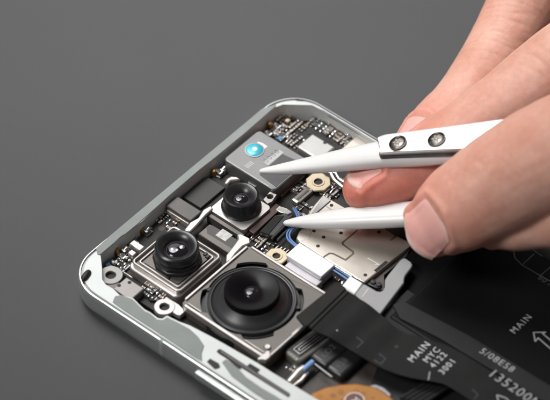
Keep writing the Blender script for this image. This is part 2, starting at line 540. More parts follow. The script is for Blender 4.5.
for a in (20, 110, 205, 300):
    t = radians(a); b = MB(); q = (CL[0]+9.7*cos(t), CL[1]+9.7*sin(t))
    b.prism(circ(q, .55, 10), 4.6, 5.75); b.build('ring_clip', BLACK, bigcam, bevel=.1)

# ---- portrait camera (square frame left)
R2 = (12.6, 26.3, -22.0, -8.4)
CT = (19.55, -15.35)
b = MB(); b.ringplate(rrect(*R2, 1.1, 6), rrect(R2[0]+.55, R2[1]-.55, R2[2]+.55, R2[3]-.55, .7, 6), 1.6, 6.0)
porcam = b.build('portrait_camera', PLATEL, phone, bevel=.2, seg=2)
b = MB(); b.ringplate(rrect(R2[0]-.8, R2[1]+.3, R2[2]-.3, R2[3]+.3, 1.4, 6), rrect(R2[0]+.4, R2[1]-.4, R2[2]+.4, R2[3]-.4, .8, 6), 1.4, 4.9)
b.build('camera_skirt', PLATEL, porcam, bevel=.25)
b = MB(); b.prism(rrect(R2[0]+.5, R2[1]-.5, R2[2]+.5, R2[3]-.5, .5, 5), 2, 5.35)
b.build('inset_plate', PLATE, porcam)
b = MB(); b.ringplate(rrect(R2[0]+1.9, R2[1]-1.9, R2[2]+1.9, R2[3]-1.9, .5, 5), circ(CT, 4.95, 48), 5.3, 5.6)
b.build('plate_step', PLATE, porcam, bevel=.1)
octo = [(CT[0]+5.25*cos(2*pi*(i+.5)/10), CT[1]+5.25*sin(2*pi*(i+.5)/10)) for i in range(10)]
MB().prism(octo, 5.3, 6.5).build('barrel_base', BLACK, porcam, bevel=.35)
MB().lathe(CT, [(4.75, 6.4), (4.7, 7.4), (4.45, 7.5), (4.45, 7.9), (4.7, 8.0), (4.72, 9.4), (4.6, 9.9), (4.25, 10.15), (3.85, 10.1), (3.2, 9.7), (2.55, 9.2), (2.45, 8.9)], 80, caps=False).build('lens_barrel', LENSB, porcam)
dome('lens_glass', CT, 2.6, 8.6, .95, porcam)
glint = mat('glint_pale', (.55, .54, .55), .85, .12, .1, .8)  # bright reflections in the lens, put in as pale domes
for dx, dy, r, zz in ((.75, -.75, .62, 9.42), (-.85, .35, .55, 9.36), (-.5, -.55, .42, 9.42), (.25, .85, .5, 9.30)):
    dome('lens_glint', (CT[0]+dx, CT[1]+dy), r, zz-.02, .16, porcam, glint, 24)
for px, py in ((155, 254), (205.5, 254.5), (207.5, 257), (168, 278)):
    c = xy(px, py, 5.6); MB().prism([(c[0]-.45, c[1]-.35), (c[0]+.45, c[1]-.35), (c[0]+.45, c[1]+.35), (c[0]-.45, c[1]+.35)], 5.5, 5.9).build('lens_clip', BLACK, porcam, bevel=.08)

b = MB(); b.ringplate(rrect(R2[0]+1.15, R2[1]-1.15, R2[2]+1.15, R2[3]-1.15, .5, 5), rrect(R2[0]+1.5, R2[1]-1.5, R2[2]+1.5, R2[3]-1.5, .4, 5), 5.2, 5.75)
b.build('plate_rib', PLATEL, porcam, bevel=.1)

# ---- wide camera (upper)
CU = xy(241.3, 206.8, 5.0)
R3 = (CU[0]-5.0, CU[0]+4.05, CU[1]-5.0, CU[1]+4.8)
b = MB(); b.ringplate(rrect(*R3, .9, 5), circ(CU, 4.3, 64), 1.6, 5.0)
widecam = b.build('wide_camera', PLATEL, phone, bevel=.2)
MB().lathe(CU, [(4.32, 3.5), (4.32, 5.5), (4.1, 5.7), (3.85, 6.1), (3.82, 8.3), (3.7, 8.7), (3.4, 8.85), (3.0, 8.75), (2.2, 8.3), (1.6, 7.9), (1.5, 7.7)], 80, caps=False).build('lens_barrel', LENSB, widecam)
MB().prism([(CU[0]+4.15*cos(2*pi*(i+.3)/9), CU[1]+4.15*sin(2*pi*(i+.3)/9)) for i in range(9)], 4.8, 6.0).build('barrel_base', BLACK, widecam, bevel=.3)
dome('lens_glass', CU, 1.7, 7.5, .6, widecam)
for dx, dy, r in ((-.35, .3, .38), (.55, -.35, .3)):
    dome('lens_glint', (CU[0]+dx, CU[1]+dy), r, 8.0, .12, widecam, mat('glint_grey', (.2, .2, .2)), 16)  # glints again, modelled as grey domes

# ---- folded zoom camera: silver box with cyan lens, dark label
R4 = (47.6, 59.4, -18.2, -3.6)
b = MB(); b.prism(rrect(*R4, 1.0, 5), 1.4, 5.95)
zoomcam = b.build('zoom_camera', SILVER, phone, bevel=.3, seg=3)
c = xy(254.5, 150, 6.0)
MB().lathe(c, [(2.2, 5.9), (2.15, 6.08), (1.85, 6.1)], 40).build('lens_seat', mat('seat_grey', (.30, .31, .32), .4, .4), zoomcam)
dome('cyan_lens', c, 1.9, 6.05, .35, zoomcam, CYAN)
dome('lens_centre', (c[0]+.05, c[1]-.05), .62, 6.36, .07, zoomcam, CYANL, 24)
b = MB(); b.prism(P([(282.5, 154), (303, 163.5), (276, 187), (259.5, 174.5)], 6.0), 5.9, 6.02)
b.build('dark_label', mat('label_dark', (.06, .06, .062), .2, .42, .08, .4), zoomcam)
b = MB(); b.prism(P([(263, 161.8), (279.5, 149.8), (284, 152.4), (268, 165.4)], 6.0), 5.9, 6.0)
b.build('white_patch', mat('patch_pale', (.42, .42, .43), .1, .5, .04, .8), zoomcam)
dirx = 0.0
c0 = at(266.2, 164.2, 6.0)
text('0000', 'serial_print', (c0.x+.3, c0.y+.1), 0.0, 1.9, mat('print_mid', (.22, .22, .23), 0, .6), zoomcam, 6.015, 1.25)
c0 = at(248, 168.5, 6.0)
text('IIIII', 'faint_print', (c0.x, c0.y), 0.0, 1.7, mat('print_faint', (.50, .50, .51), .4, .6), zoomcam, 5.965, 1.0)
b = MB(); b.prism(P([(257.5, 141.5), (262.5, 143), (267.5, 146.4), (264, 149), (258, 145.5)], 6.0), 5.9, 5.99)
b.build('solder_patch', mat('patch_pink', (.80, .70, .68), .3, .35, .06, .8), zoomcam)

# ---- grey box, graphite panel, bracket bars
b = MB(); b.box(rect(165.8, 205.3, 202.5, 211.3, 4.9), 1.4, 4.9)
box_o = b.build('grey_module', BOXG, phone, bevel=.3, seg=2)
r = rect(165.8, 205.3, 202.5, 211.3, 4.9)
b = MB(); b.box((r[0]-.28, r[0]+.1, r[2]+.5, r[3]-.4), 2.4, 3.9); b.build('module_strip', mat('strip_pale', (.62, .56, .50), .7, .35), box_o, bevel=.1)
b = MB(); b.box(rect(182.5, 196.5, 225, 187.5, 3.3), 1.4, 3.3)
b.build('graphite_panel', PANEL, phone, bevel=.1)
bars = [([(184, 230), (190, 222), (198, 217.5), (203, 209.5), (211, 205), (213, 208.5), (206, 215), (196, 226), (190, 232)], 4.4, 5.4),
        ([(226, 255), (233, 246), (238, 239), (237, 234), (241, 233.5), (250, 238), (250.5, 243), (243, 246), (236, 253), (231, 260), (226, 262)], 4.6, 5.9),
        ]
for px, z0, z1 in bars:
    MB().prism(P(px, z1), z0, z1).build('camera_bracket', PLATEL, phone, bevel=.25)
def tab(px, py, z, r, hr, parent, m, tail=None, name='screw_tab'):
    c = xy(px, py, z)
    b = MB(); b.ringplate(circ(c, r, 32), circ(c, hr, 32), z-1.2, z)
    o = b.build(name, m, parent, bevel=.15)
    b = MB().lathe(c, [(hr, z-1.3), (hr, z-.7)], 24); b.build('screw_hole', HOLE, o)
    return o
t1 = tab(164.5, 306.5, 4.3, 2.25, 1.0, phone, PLATEL)
b = MB(); b.prism(P([(167.5, 302.5), (163, 299.5), (166, 296), (179, 304), (186, 311), (180, 316), (173, 312.5), (170, 308.5)], 4.2), 3.0, 4.2); b.build('tab_arm', PLATEL, t1, bevel=.2)
MB().lathe(xy(187, 307.5, 4.6), [(.55, 4), (.5, 4.9), (.2, 5.1)], 16).build('rivet', CHROME, t1)
t2 = tab(110.8, 274.8, 4.3, 2.6, 1.05, phone, mat('tab_steel', (.27, .26, .25), .5, .42, .05, .4))
b = MB(); b.prism(P([(105.5, 281), (111, 280), (121, 283), (124, 277), (118, 288), (110, 290)], 4.1), 3, 4.1); b.build('tab_arm', PLATE, t2, bevel=.2)
# light block with two pin holes
b = MB()
rb = rect(112.5, 288.5, 144.5, 288.5, 4.5)
b.box(rb, 1.2, 4.5)
blk = b.build('vibration_block', mat('block_steel', (.26, .245, .235), .5, .42, .05, .4, .01, 4), phone, bevel=.25)
for q in ((119, 285.5), (129.5, 282.5)): disc_hole('pin_hole', q[0], q[1], 4.5, .42, blk)
# little white step blocks left of the portrait camera
for q, z in (((123, 272, 133, 277), 4.6), ((129, 243.5, 145, 246.5), 5.0), ((127.5, 252.5, 137, 252.5), 4.2)):
    b = MB(); b.box(rect(*q, z), 1.4, z); b.build('metal_step', PLATEL, phone, bevel=.2)

# ---- plate with dark sticker between the cameras
r5 = rect(198, 233.5, 240.5, 243, 4.2)
b = MB(); b.box(r5, 1.4, 4.2); sm = b.build('sensor_cover', PLATE, phone, bevel=.25)
b = MB(); b.prism(P([(206.5, 226.5), (212, 225.2), (238, 240), (238, 245), (233, 249), (222, 242), (207, 233)], 4.25), 4.1, 4.24)
b.build('dark_sticker', mat('sticker_dark', (.055, .052, .05), .3, .35), sm)
b = MB(); b.box((r5[0]+2.0, r5[0]+4.4, (r5[2]+r5[3])/2-1.6, (r5[2]+r5[3])/2+1.2), 4.1, 4.27); b.build('pale_patch', mat('patch_grey', (.40, .39, .38), .4, .45, .25, 1.5), sm)
b = MB(); b.box((R3[0]-1.3, R3[0]-.3, R3[2]-.6, R3[3]-.4), 1.4, 4.6); b.build('side_rail', PLATE, widecam, bevel=.15)
b = MB(); b.prism(P([(246, 236), (247.5, 231.5), (275, 206), (279, 208), (250, 234)], 3.6), 1.3, 3.6); b.build('brown_wall', BROWN, phone, bevel=.15)
b = MB(); b.ringplate(P([(263.5, 199.5), (270, 191.5), (276.5, 194.5), (272, 201.5), (267.5, 203.5)], 5.1), circ(xy(270, 196.5, 5.1), .75, 20), 3.8, 5.1)
b.build('screw_tab', PLATEL, widecam, bevel=.15)

b = MB(); b.prism(P([(224, 183), (226.5, 178.5), (231, 175.8), (237, 176.4), (241, 179), (237, 180), (231, 180.5), (228, 184)], 4.6), 2.6, 4.6); b.build('camera_bracket', PLATEL, phone, bevel=.3)
b = MB(); b.prism(P([(247, 182.8), (249, 180.8), (257, 185.6), (255, 187.8)], 3.6), 2.6, 3.6); b.build('spring_leaf', CHROME, phone, bevel=.1)
b = MB(); b.prism(P([(277, 192.5), (304, 168.5), (308, 171), (282, 196)], 3.4), 2.4, 3.4); b.build('brown_flex', mat('flex_brown', (.10, .055, .035), .1, .4, .2, .4), phone, bevel=.12)
b = MB(); b.prism(P([(247.5, 229.5), (254, 234), (283, 207), (276, 203)], 4.3), 2.4, 4.3); b.build('brown_flex', mat('flex_dark', (.045, .022, .017), .1, .35, .2, .4), phone, bevel=.15)
# ---- board-to-board connector being worked on
b = MB(); b.prism(P([(259, 231.5), (275, 215), (291, 212), (294, 215), (273.5, 236.5)], 4.4), 1.6, 4.4)
cn = b.build('black_connector', BLACK, phone, bevel=.25)
b = MB(); b.prism(P([(260.5, 231.5), (276, 215.8), (284, 216), (268.5, 234.5)], 4.5), 4.3, 4.55); b.build('connector_cover', STIFF, cn, bevel=.06)
for k in range(2):
    dx = 5.5*k
    b = MB(); b.tube([at(272+dx, 238.5+1.5*k, 4.2), at(293+dx, 218+1.5*k, 4.2)], .28, 8); b.build('connector_rail', mat('rail_dark', (.10, .10, .10), .6, .35), cn)
b = MB(); b.prism(P([(275, 209.5), (279, 205.5), (287, 208), (292.5, 212), (288, 214.5), (280, 212)], 4.7), 3.4, 4.7); b.build('connector_lug', CHROME, cn, bevel=.15)
# pins in front of it
for k in range(6):
    q = at(277+k*3.4, 247+k*1.35, 3.2)
    b = MB(); b.box((q.x-.6, q.x+.6, q.y-.16, q.y+.16), 2.5, 3.2); b.build('solder_pin', CHROME, board, bevel=.05)

# ---- brass screw pads
def pad(px, py, z, r, hr, parent):
    c = xy(px, py, z)
    o8 = [(c[0]+r*cos(2*pi*(i+.5)/8), c[1]+r*sin(2*pi*(i+.5)/8)) for i in range(8)]
    b = MB(); b.ringplate(o8, circ(c, hr, 32), z-.5, z); o = b.build('screw_pad', BRASS, parent, bevel=.18)
    b = MB(); b.ringplate(circ(c, hr+.35, 32), circ(c, hr-.12, 32), z-.4, z+.12); b.build('pad_rim', BRASS, o, bevel=.06)
    MB().lathe(c, [(hr, z-.8), (hr, z-.3)], 24).build('screw_hole', HOLE, o)
    return o
pad(318.3, 181.8, 3.9, 2.85, 1.05, phone)
pad(276.5, 256, 3.9, 2.5, .95, phone)
disc_hole('board_hole', 299.5, 124.8, ZB, .75, board, BROWN)
disc_hole('board_hole', 161.5, 228.5, ZB, .75, board, BROWN)

# ---- small shield cans
b = MB(); b.box(rect(296.5, 146.5, 335.5, 147, 4.2), 1.6, 4.2)
can = b.build('shield_can', mat('can_white', (.43, .425, .42), .6, .34, .04, .3), phone, bevel=.4, seg=3)
for q in ((309.3, 133), (325, 142.6)): disc_hole('pin_hole', q[0], q[1], 4.2, .42, can)
b = MB(); b.box(rect(337.5, 151.5, 380, 150, 4.2), 1.6, 4.2); b.build('shield_can', SHIELD, phone, bevel=.3)
# main shield over the processor
ms = [(308.5, 212), (313.5, 205), (323, 194.3), (345, 207), (398, 236), (413, 243.5), (364.8, 282.5), (354, 277), (318, 254), (299.5, 242.5), (296, 238), (299, 231), (306, 226)]
b = MB(); b.prism(P(ms, 4.7), 1.6, 4.7); shield = b.build('main_shield', SHIELD, phone, bevel=.3, seg=3)
def groove(px, z, wd, m, parent, name='etched_groove'):
    b = MB()
    for (a, c) in zip(px[:-1], px[1:]):
        p0, p1 = at(*a, z), at(*c, z); t = (p1-p0).normalized(); nn_ = Vector((-t.y, t.x, 0))*wd/2
        e = t*wd*.4
        b.prism([tuple((p0-e+nn_).xy), tuple((p0-e-nn_).xy), tuple((p1+e-nn_).xy), tuple((p1+e+nn_).xy)], z-.1, z+.02+.002*rnd.random())
    return b.build(name, m, parent)
GRV = mat('groove_dark', (.12, .09, .07), .4, .45)
groove([(357, 230.5), (342.6, 242.6), (343, 244.5), (353, 251.8), (353, 254), (345.6, 260), (333, 253.6), (329.5, 253.4), (324, 256.8)], 4.7, .42, GRV, shield)
groove([(309.8, 229), (311, 233), (308.5, 237), (301.5, 241.4)], 4.7, .3, mat('groove_soft', (.42, .39, .36), .7, .4), shield)
groove([(324, 204.5), (333, 211)], 4.7, .3, MATS['groove_soft'], shield)
groove([(311.5, 214), (330, 198.5)], 4.7, .3, MATS['groove_soft'], shield)
groove([(368, 258.2), (378, 264)], 4.72, .22, INKW, shield, 'score_mark'); groove([(375, 264.5), (379, 264.6)], 4.73, .22, INKW, shield, 'score_mark')
groove([(376, 270.5), (386, 262.2)], 4.7, .7, HOLE, shield, 'shield_notch')
groove([(386, 226), (396, 236), (391, 240)], 4.7, .4, GRV, shield)
for q in ((314, 231), (323.6, 237.2), (341, 233), (365.3, 275), (331.5, 205.3), (379, 232), (318, 246)): disc_hole('shield_hole', q[0], q[1], 4.7, .40, shield)
b = MB(); b.prism(P([(323, 196), (331, 200), (316, 213), (312, 212)], 5.0), 4.5, 4.95); b.build('shield_step', mat('can_white', (.8, .8, .8)), shield, bevel=.12)
b = MB(); b.tube([at(325, 171, 4.6), at(331, 173, 4.6), at(334.5, 180, 4.6), at(342, 186.5, 4.6), at(352, 193, 4.6)], .45, 8); b.build('shield_wall', CHROME, phone)
b = MB(); b.tube([at(329, 170, 4.4), at(336, 173.5, 4.4), at(339, 179, 4.4), at(350, 186, 4.4)], .35, 8); b.build('shield_wall', CHROME, phone)

# small chip connector
rcx = rect(292, 199, 313.5, 190.5, 3.5)
b = MB(); b.box(rcx, 1.6, 3.5); cc = b.build('chip_socket', OLIVE, phone, bevel=.12)
b = MB(); b.box((rcx[0]+.7, rcx[1]-.7, rcx[2]+.7, rcx[3]-.7), 3.3, 3.62); b.build('socket_core', mat('core_dark', (.07, .065, .06), .3, .4), cc, bevel=.05)
for e in (rcx[0], rcx[1]):
    b = MB(); b.box((e-.35, e+.35, rcx[2]+.1, rcx[3]-.1), 2.6, 3.72); b.build('socket_end', CHROME, cc, bevel=.12)

# ---- white clip, its flange, blue coax leads, second clip, satin bracket
RCl = (35.3, 39.8, -41.6, -31.9)
b = MB(); b.box(RCl, 4.9, 5.75); clip = b.build('white_clip', WHITE, phone, bevel=.18)
b = MB(); b.box((RCl[0]-1.7, RCl[0]+.3, RCl[2]-.2, RCl[3]-1.0), 1.6, 4.4); b.box((RCl[0]-.15, RCl[1]-.3, RCl[2]+.2, RCl[3]-.4), 1.6, 4.88)
b.build('clip_flange', LILAC, clip, bevel=.2)
for k in range(2):
    pts = [at(293+2*k, 208, 4.0), at(297+2*k, 216, 4.2), at(296+2*k, 224, 4.5), at(288.5+2.6*k, 231, 4.6), at(287+2.6*k, 237, 4.8), at(292+2.6*k, 243.5, 4.8), at(312+2*k, 258, 4.8), at(334+2*k, 270.5-2*k, 4.8), at(352+2*k, 282.5-2*k, 4.8)]
    b = MB(); b.tube(spline(pts), .21, 10); b.build('coax_cable', BLUE, phone)
b = MB(); b.tube([at(334.5, 266, 5.0), at(352, 276.8, 5.0)], .3, 8); b.build('cable_guard', CHROME, phone)
b = MB(); b.prism(P([(341, 286.8), (350.3, 275.6), (363, 283), (354.4, 294.8)], 6.6), 5.4, 6.6)
clip2 = b.build('cable_clip', WHITE, phone, bevel=.25)
bk = [(354.6, 294.5), (363, 283.6), (366, 284.4), (376.5, 290.6), (380, 291.4), (383, 290), (384.6, 286.6), (384.8, 279.6), (388, 274.6), (400, 259.8), (403.5, 257.6),
      (406, 258), (411.3, 261.8), (412.8, 264.8), (411.6, 267.6), (405.6, 275.4), (404.6, 278), (404.2, 282.8), (380, 314.5), (366, 306)]
b = MB(); b.prism(P(bk, 6.5), 5.5, 6.5); brc = b.build('satin_bracket', BRKT, phone, bevel=.28, seg=3)
groove([(362.2, 296.8), (368.5, 288.6)], 6.5, .22, mat('groove_soft', (.4, .4, .4)), brc, 'bend_line')
b = MB(); b.prism(P([(366.5, 277), (371, 281), (382, 283.6), (381, 288), (376, 288), (364.5, 282.5)], 4.0), 2.5, 4.0); b.build('black_plug', BLACK, phone, bevel=.2)
for q in ((373.3, 282.3), (379, 284.8)): MB().lathe(xy(*q, 4.0), [(.6, 3.8), (.55, 4.3), (.2, 4.35)], 16).build('plug_pin', RUBBER, phone)
b = MB(); b.prism(P([(364.8, 282.6), (413, 243.6), (418, 246.5), (384, 275), (384, 290), (376, 289)], 3.6), 1.4, 3.6); b.build('brown_film', mat('film_brown', (.075, .062, .058), .15, .4), phone)

# ------------------------------------------------------------------ battery and strip
b = MB(); b.prism([(36, -59), (70.6, -59), (70.6, -150), (36, -150)], 1.2, 5.3)
batt = b.build('battery', BATT, phone, bevel=.8, seg=4)
b = MB(); b.prism([(44.5, -53), (70.6, -44), (70.6, -59.4), (44.5, -59.4)], 1.2, 3.6); b.build('black_film', BATT, phone, bevel=.2)
b = MB(); b.box((34.2, 44.8, -120, -57.2), 3.0, 5.0)
b.build('battery_tape', STRIP, phone, bevel=.2)
ZS = 5.75
sp = [(393, 305), (402, 300.5), (470, 336), (560, 392), (620, 430), (610, 440), (545, 402), (440, 338), (400, 318)]
b = MB(); b.prism(P(sp, ZS), 5.0, ZS); strip = b.build('printed_strip', STRIP, phone, bevel=.06)
# printing: battery lettering runs across the phone
t0 = at(514.5, 334, 5.33)
text('MAIN', 'battery_print', (t0.x, t0.y), 0.0, 2.1, INK, batt, 5.32, 1.28, bold=.02)
arrow = [(533.5, 332.5), (535.2, 341.5), (538.2, 338), (552, 350), (556, 345), (542.6, 333.6), (545.6, 332.2)]
def lines(px, z, wd, m, parent, name, closed=False):
    px = list(px)+([px[0]] if closed else [])
    b = MB()
    for a, c in zip(px[:-1], px[1:]):
        p0, p1 = at(*a, z), at(*c, z); t = (p1-p0).normalized(); q = Vector((-t.y, t.x, 0))*wd/2; e = t*wd*.3
        v = [b.bm.verts.new(x+Vector((0, 0, .001*rnd.random()))) for x in (p0-e-q, p1+e-q, p1+e+q, p0-e+q)]
        b.face(v, 0)
    return b.build(name, m, parent)
lines(arrow, 5.33, .28, INK, batt, 'battery_arrow', True)
lines([(513, 248), (515, 258), (522, 265), (560, 287), (600, 310)], 5.33, .24, INKD, batt, 'battery_outline')
lines([(522, 265), (534, 254)], 5.33, .2, INKD, batt, 'battery_outline'); lines([(540, 276), (556, 262)], 5.33, .2, INKD, batt, 'battery_outline')
lines([(530, 248), (542, 256)], 5.33, .2, INKD, batt, 'battery_outline')
t0 = at(537, 278.5, 5.33)
text('80 A5', 'battery_print', (t0.x, t0.y), radians(-90)+pi/2*0, 1.9, INKD, batt, 5.325, 1.1)
t0 = at(478.5, 352.0, ZS)
text('5/08E58', 'strip_print', (t0.x-.0, t0.y), radians(-90), 2.3, INK, strip, ZS+.03, 1.15)

# ------------------------------------------------------------------ flex cable (lifted end, dips, runs over the battery)
FZ = [(-44, 8.6), (-49, 8.5), (-54, 8.2), (-60, 7.5), (-66, 7.0), (-72, 6.9), (-80, 6.9), (-90, 6.75), (-105, 6.6), (-150, 6.6)]
def fz(X, Y):
    if Y >= FZ[0][0]: return FZ[0][1]
    for (a, za), (c, zc) in zip(FZ[:-1], FZ[1:]):
        if Y >= c:
            t = (Y-a)/(c-a); t = t*t*(3-2*t); return za+(zc-za)*t
    return FZ[-1][1]
up_px = [(341, 287, 8.5), (353, 294.5, 8.4), (367, 303.5, 8.1), (381, 314, 7.8), (392, 324, 7.5), (403, 332, 7.2), (418, 336, 7.0), (437, 342.2, 6.9), (452, 348, 6.9), (470, 358, 6.9), (520, 390, 6.8), (620, 454, 6.6)]
lo_px = [(304, 325, 8.5), (316, 331, 8.4), (330, 337.5, 8.1), (345, 346, 7.8), (358, 354, 7.5), (372, 362, 7.2), (388, 370.5, 7.0), (410, 377.4, 6.9), (434, 381.6, 6.9), (449, 386.6, 6.9), (482, 408, 6.8), (585, 478, 6.6)]
U = spline([at(*q) for q in up_px], 6); Lw = spline([at(*q) for q in lo_px], 6)
b = MB(); grid = []
NW = 10
for a, c in zip(U, Lw):
    row = []
    for j in range(NW+1):
        p = a.lerp(c, j/NW); p.z = fz(p.x, p.y); row.append(p)
    grid.append(row)
tv = [[b.bm.verts.new(p) for p in r_] for r_ in grid]; bv = [[b.bm.verts.new(p-Vector((0, 0, .22))) for p in r_] for r_ in grid]
for i in range(len(grid)-1):
    for j in range(NW):
        b.face((tv[i][j], tv[i][j+1], tv[i+1][j+1], tv[i+1][j]), 0); b.face((bv[i][j], bv[i+1][j], bv[i+1][j+1], bv[i][j+1]), 0)
    b.face((tv[i][0], tv[i+1][0], bv[i+1][0], bv[i][0]), 0); b.face((tv[i][NW], bv[i][NW], bv[i+1][NW], tv[i+1][NW]), 0)
for j in range(NW):
    b.face((tv[0][j], bv[0][j], bv[0][j+1], tv[0][j+1]), 0); b.face((tv[-1][j], tv[-1][j+1], bv[-1][j+1], bv[-1][j]), 0)
bmesh.ops.recalc_face_normals(b.bm, faces=b.bm.faces)
flex = b.build('flex_cable', FLEX, phone)
b = MB(); b.prism(P([(296, 316.2), (337.5, 282.8), (340, 283.2), (346.5, 289), (309, 325.5), (305, 327.5)], 8.8), 8.15, 8.95)
b.build('cable_connector', STIFF, flex, bevel=.2)
b = MB(); b.prism(P([(308, 325.5), (345.5, 290), (348.5, 292), (311.5, 327.8)], 8.7), 8.4, 8.68); b.build('cable_stiffener', STIFF, flex, bevel=.08)
fzp = lambda X, Y: fz(X, Y)+.09
for s_, q, sz in (('MAIN', (412.6, 363), 2.25), ('MYC', (427.3, 363.3), 2.0), ('4122', (434.0, 368.5), 2.0), ('3001', (443, 375.0), 2.0)):
    t0 = at(q[0], q[1], 6.95)
    text(s_, 'cable_print', (t0.x, t0.y), radians(2), sz, INKW, flex, 0, 1.22, zf=fzp, bold=.0)
t0 = at(486.5, 374.5, 6.85)
text('135200M', 'cable_print', (t0.x, t0.y), radians(-92), 3.2, INK, flex, 0, 1.14, zf=fzp)
def flines(px, wd, m, name, closed=False):
    px = list(px)+([px[0]] if closed else []); b = MB()
    for a, c in zip(px[:-1], px[1:]):
        p0, p1 = at(*a, 7), at(*c, 7); t = (p1-p0).normalized(); q = Vector((-t.y, t.x, 0))*wd/2
        v = []
        for x in (p0-q, p1-q, p1+q, p0+q):
            x = x.copy(); x.z = fz(x.x, x.y)+.09; v.append(b.bm.verts.new(x))
        b.face(v, 0)
    return b.build(name, m, flex)
flines([(429.8, 371.6), (428.4, 380)], .22, INK, 'cable_mark')
flines([(356.5, 339), (363, 344), (357, 349.5)], .15, INKD, 'cable_mark')
flines([(379, 354), (385.5, 359), (380.5, 364.6), (374, 360)], .15, INKD, 'cable_mark')
flines([(472, 389), (478, 394), (474, 399)], .15, INKD, 'cable_mark')
flines([(497, 394.5), (506, 397.5), (510, 402)], .28, INK, 'cable_mark'); flines([(497, 394.5), (499, 404)], .28, INK, 'cable_mark')
q = at(396.6, 347, 7.0); MB().lathe((q.x, q.y), [(.42, 6.6), (.42, fz(q.x, q.y)+.05)], 16).build('cable_hole', HOLE, flex)
q = at(337, 331, 8); MB().lathe((q.x, q.y), [(.22, 7.6), (.2, fz(q.x, q.y)+.06)], 10).build('cable_speck', INK, flex)

# ------------------------------------------------------------------ lower parts: charging connector, black coils, coax plug, amber flex
bo = MB().prism([(10, -48.4), (34, -48.4), (34, -70), (9, -70)], .9, 2.2).build('lower_board', mat('board_brown', (.045, .036, .031), 0, .42, .4, .4, .03, 1.2), phone)
e0, e1 = at(295, 353.5, 4.6), at(331, 327, 4.6)
d_ = Vector((e1.x-e0.x, e1.y-e0.y, 0)); L_ = d_.length; d_.normalize(); nrm = Vector((-d_.y, d_.x, 0))
def orect(c, h0, h1, w, r=.9, n=5):
    pts = rrect(h0, h1, -w, w, r, n); return [(c.x+d_.x*a+nrm.x*q, c.y+d_.y*a+nrm.y*q) for a, q in pts]
b = MB(); b.prism(orect(e0, -1.2, L_+3, 2.35, 1.3), 2.0, 4.5); cnn = b.build('port_connector', OLIVE, phone, bevel=.45, seg=3)
b = MB(); b.prism(orect(e0, -.2, L_+3, 1.55, .4), 4.4, 4.55); b.build('connector_face', BLACK, cnn)
for w, s0 in ((1.05, .35), (.45, 1.1)):
    o_ = orect(e0, s0, L_+3, w, .3, 3); i_ = orect(e0, s0+.24, L_+2.7, w-.24, .15, 3)
    b = MB(); b.ringplate(o_, i_, 4.5, 4.85); b.build('contact_loop', mat('loop_steel', (.42, .41, .40), .9, .3), cnn, bevel=.05)
for k in range(4):
    b = MB(); p_ = e0+d_*(-.75)+nrm*(-1.3+.85*k); b.prism(circ((p_.x, p_.y), .12, 8), 4.3, 4.58); b.build('contact_dot', CHROME, cnn)
# two black wrapped coils
for k, (q, wq, s_) in enumerate((((330, 352), 2.5, 'KO2'), ((345, 361), 2.4, '928'))):
    c0 = at(q[0], q[1], 4.2)
    b = MB(); pts = [(c0.x-3.9, c0.y-wq), (c0.x+9, c0.y-wq), (c0.x+9, c0.y+wq), (c0.x-3.9, c0.y+wq)]
    b.prism(pts, 1.5, 4.8-.5*k); cl = b.build('black_tape_roll', BLACK, phone, bevel=.9, seg=4)
    text(s_, 'tape_print', (c0.x-2.6, c0.y-.7), radians(3), 2.0, INKD, cl, 4.83-.5*k, 1.1)
b = MB(); b.tube([at(314.5, 363.6, 4.3), at(332, 377, 4.3)], .16, 6); b.build('white_wire', INKW, phone)
b = MB(); b.tube([at(303, 370.5, 4.2), at(313, 361.8, 4.4)], .62, 12); bl = b.build('coax_sleeve', mat('blue_pale', (.20, .36, .66), 0, .4, .15, .6), phone)
b = MB(); b.tube([at(289, 383.5, 3.3), at(299, 373, 3.5), at(305, 368.5, 3.8)], [.9, 1.15, .95], 12); b.build('coax_plug', PLATEL, phone)
b = MB(); b.tube([at(303.5, 368.5, 3.6), at(306.5, 374, 3.4), at(301, 381, 3.0), at(288, 390, 3.0)], .5, 10); b.build('plug_clasp', PLATEL, phone)
disc_hole('board_hole', 290.3, 366.5, 2.2, .8, bo, HOLE)
MB().lathe(xy(290.3, 366.5, 2.2), [(1.15, 2.0), (1.15, 2.22), (.8, 2.24)], 20, caps=False).build('hole_rim', PLATE, bo)
amb = [(304, 404), (312, 392.5), (325, 387), (340, 384), (356, 383), (372, 385.5), (382, 389.5), (391, 396.5), (399, 404), (420, 425), (400, 450), (340, 440)]
b = MB(); b.prism(P(amb, 4.6), 1.4, 4.6); am = b.build('amber_flex', ORANGE, phone, bevel=.5, seg=3)
for q, r in (((318, 391.5), .8), ((339, 387.5), .85), ((331, 391), .8), ((354, 386), .8), ((345.6, 391.6), .8), ((361, 388.6), .75), ((325, 397), .8), ((340, 396), .7), ((371, 393), .55), ((378, 396.5), .6)):
    MB().lathe(xy(q[0]+2, q[1]+5, 4.6), [(r*.85, 4.5), (r*.85, 4.615)], 20).build('amber_spot', SPOT, am)
c = xy(354.5, 400.5, 4.6)
b = MB(); b.ringplate(circ(c, 2.1, 32), circ(c, 1.85, 32), 4.5, 4.66); b.build('printed_circle', INKW, am)
b = MB(); b.prism(circ(c, 1.8, 24), 4.5, 4.64); b.build('circle_fill', mat('fill_red', (.14, .05, .035), 0, .5), am)
text('M', 'circle_print', (c[0]-.85, c[1]-.8), radians(-10), 2.1, INKW, am, 4.67)
pl = P([(370, 384.6), (376, 384), (384, 387), (391, 393), (391.5, 397), (386, 397.5), (376, 391.5), (370, 387.5)], 4.2)
b = MB(); b.prism(pl, 2.2, 4.2); pill = b.build('grey_washer', mat('washer_grey', (.30, .32, .35), .4, .4), phone, bevel=.3)
groove([(376.6, 389), (384, 393.4)], 4.2, .5, HOLE, pill, 'washer_slot')
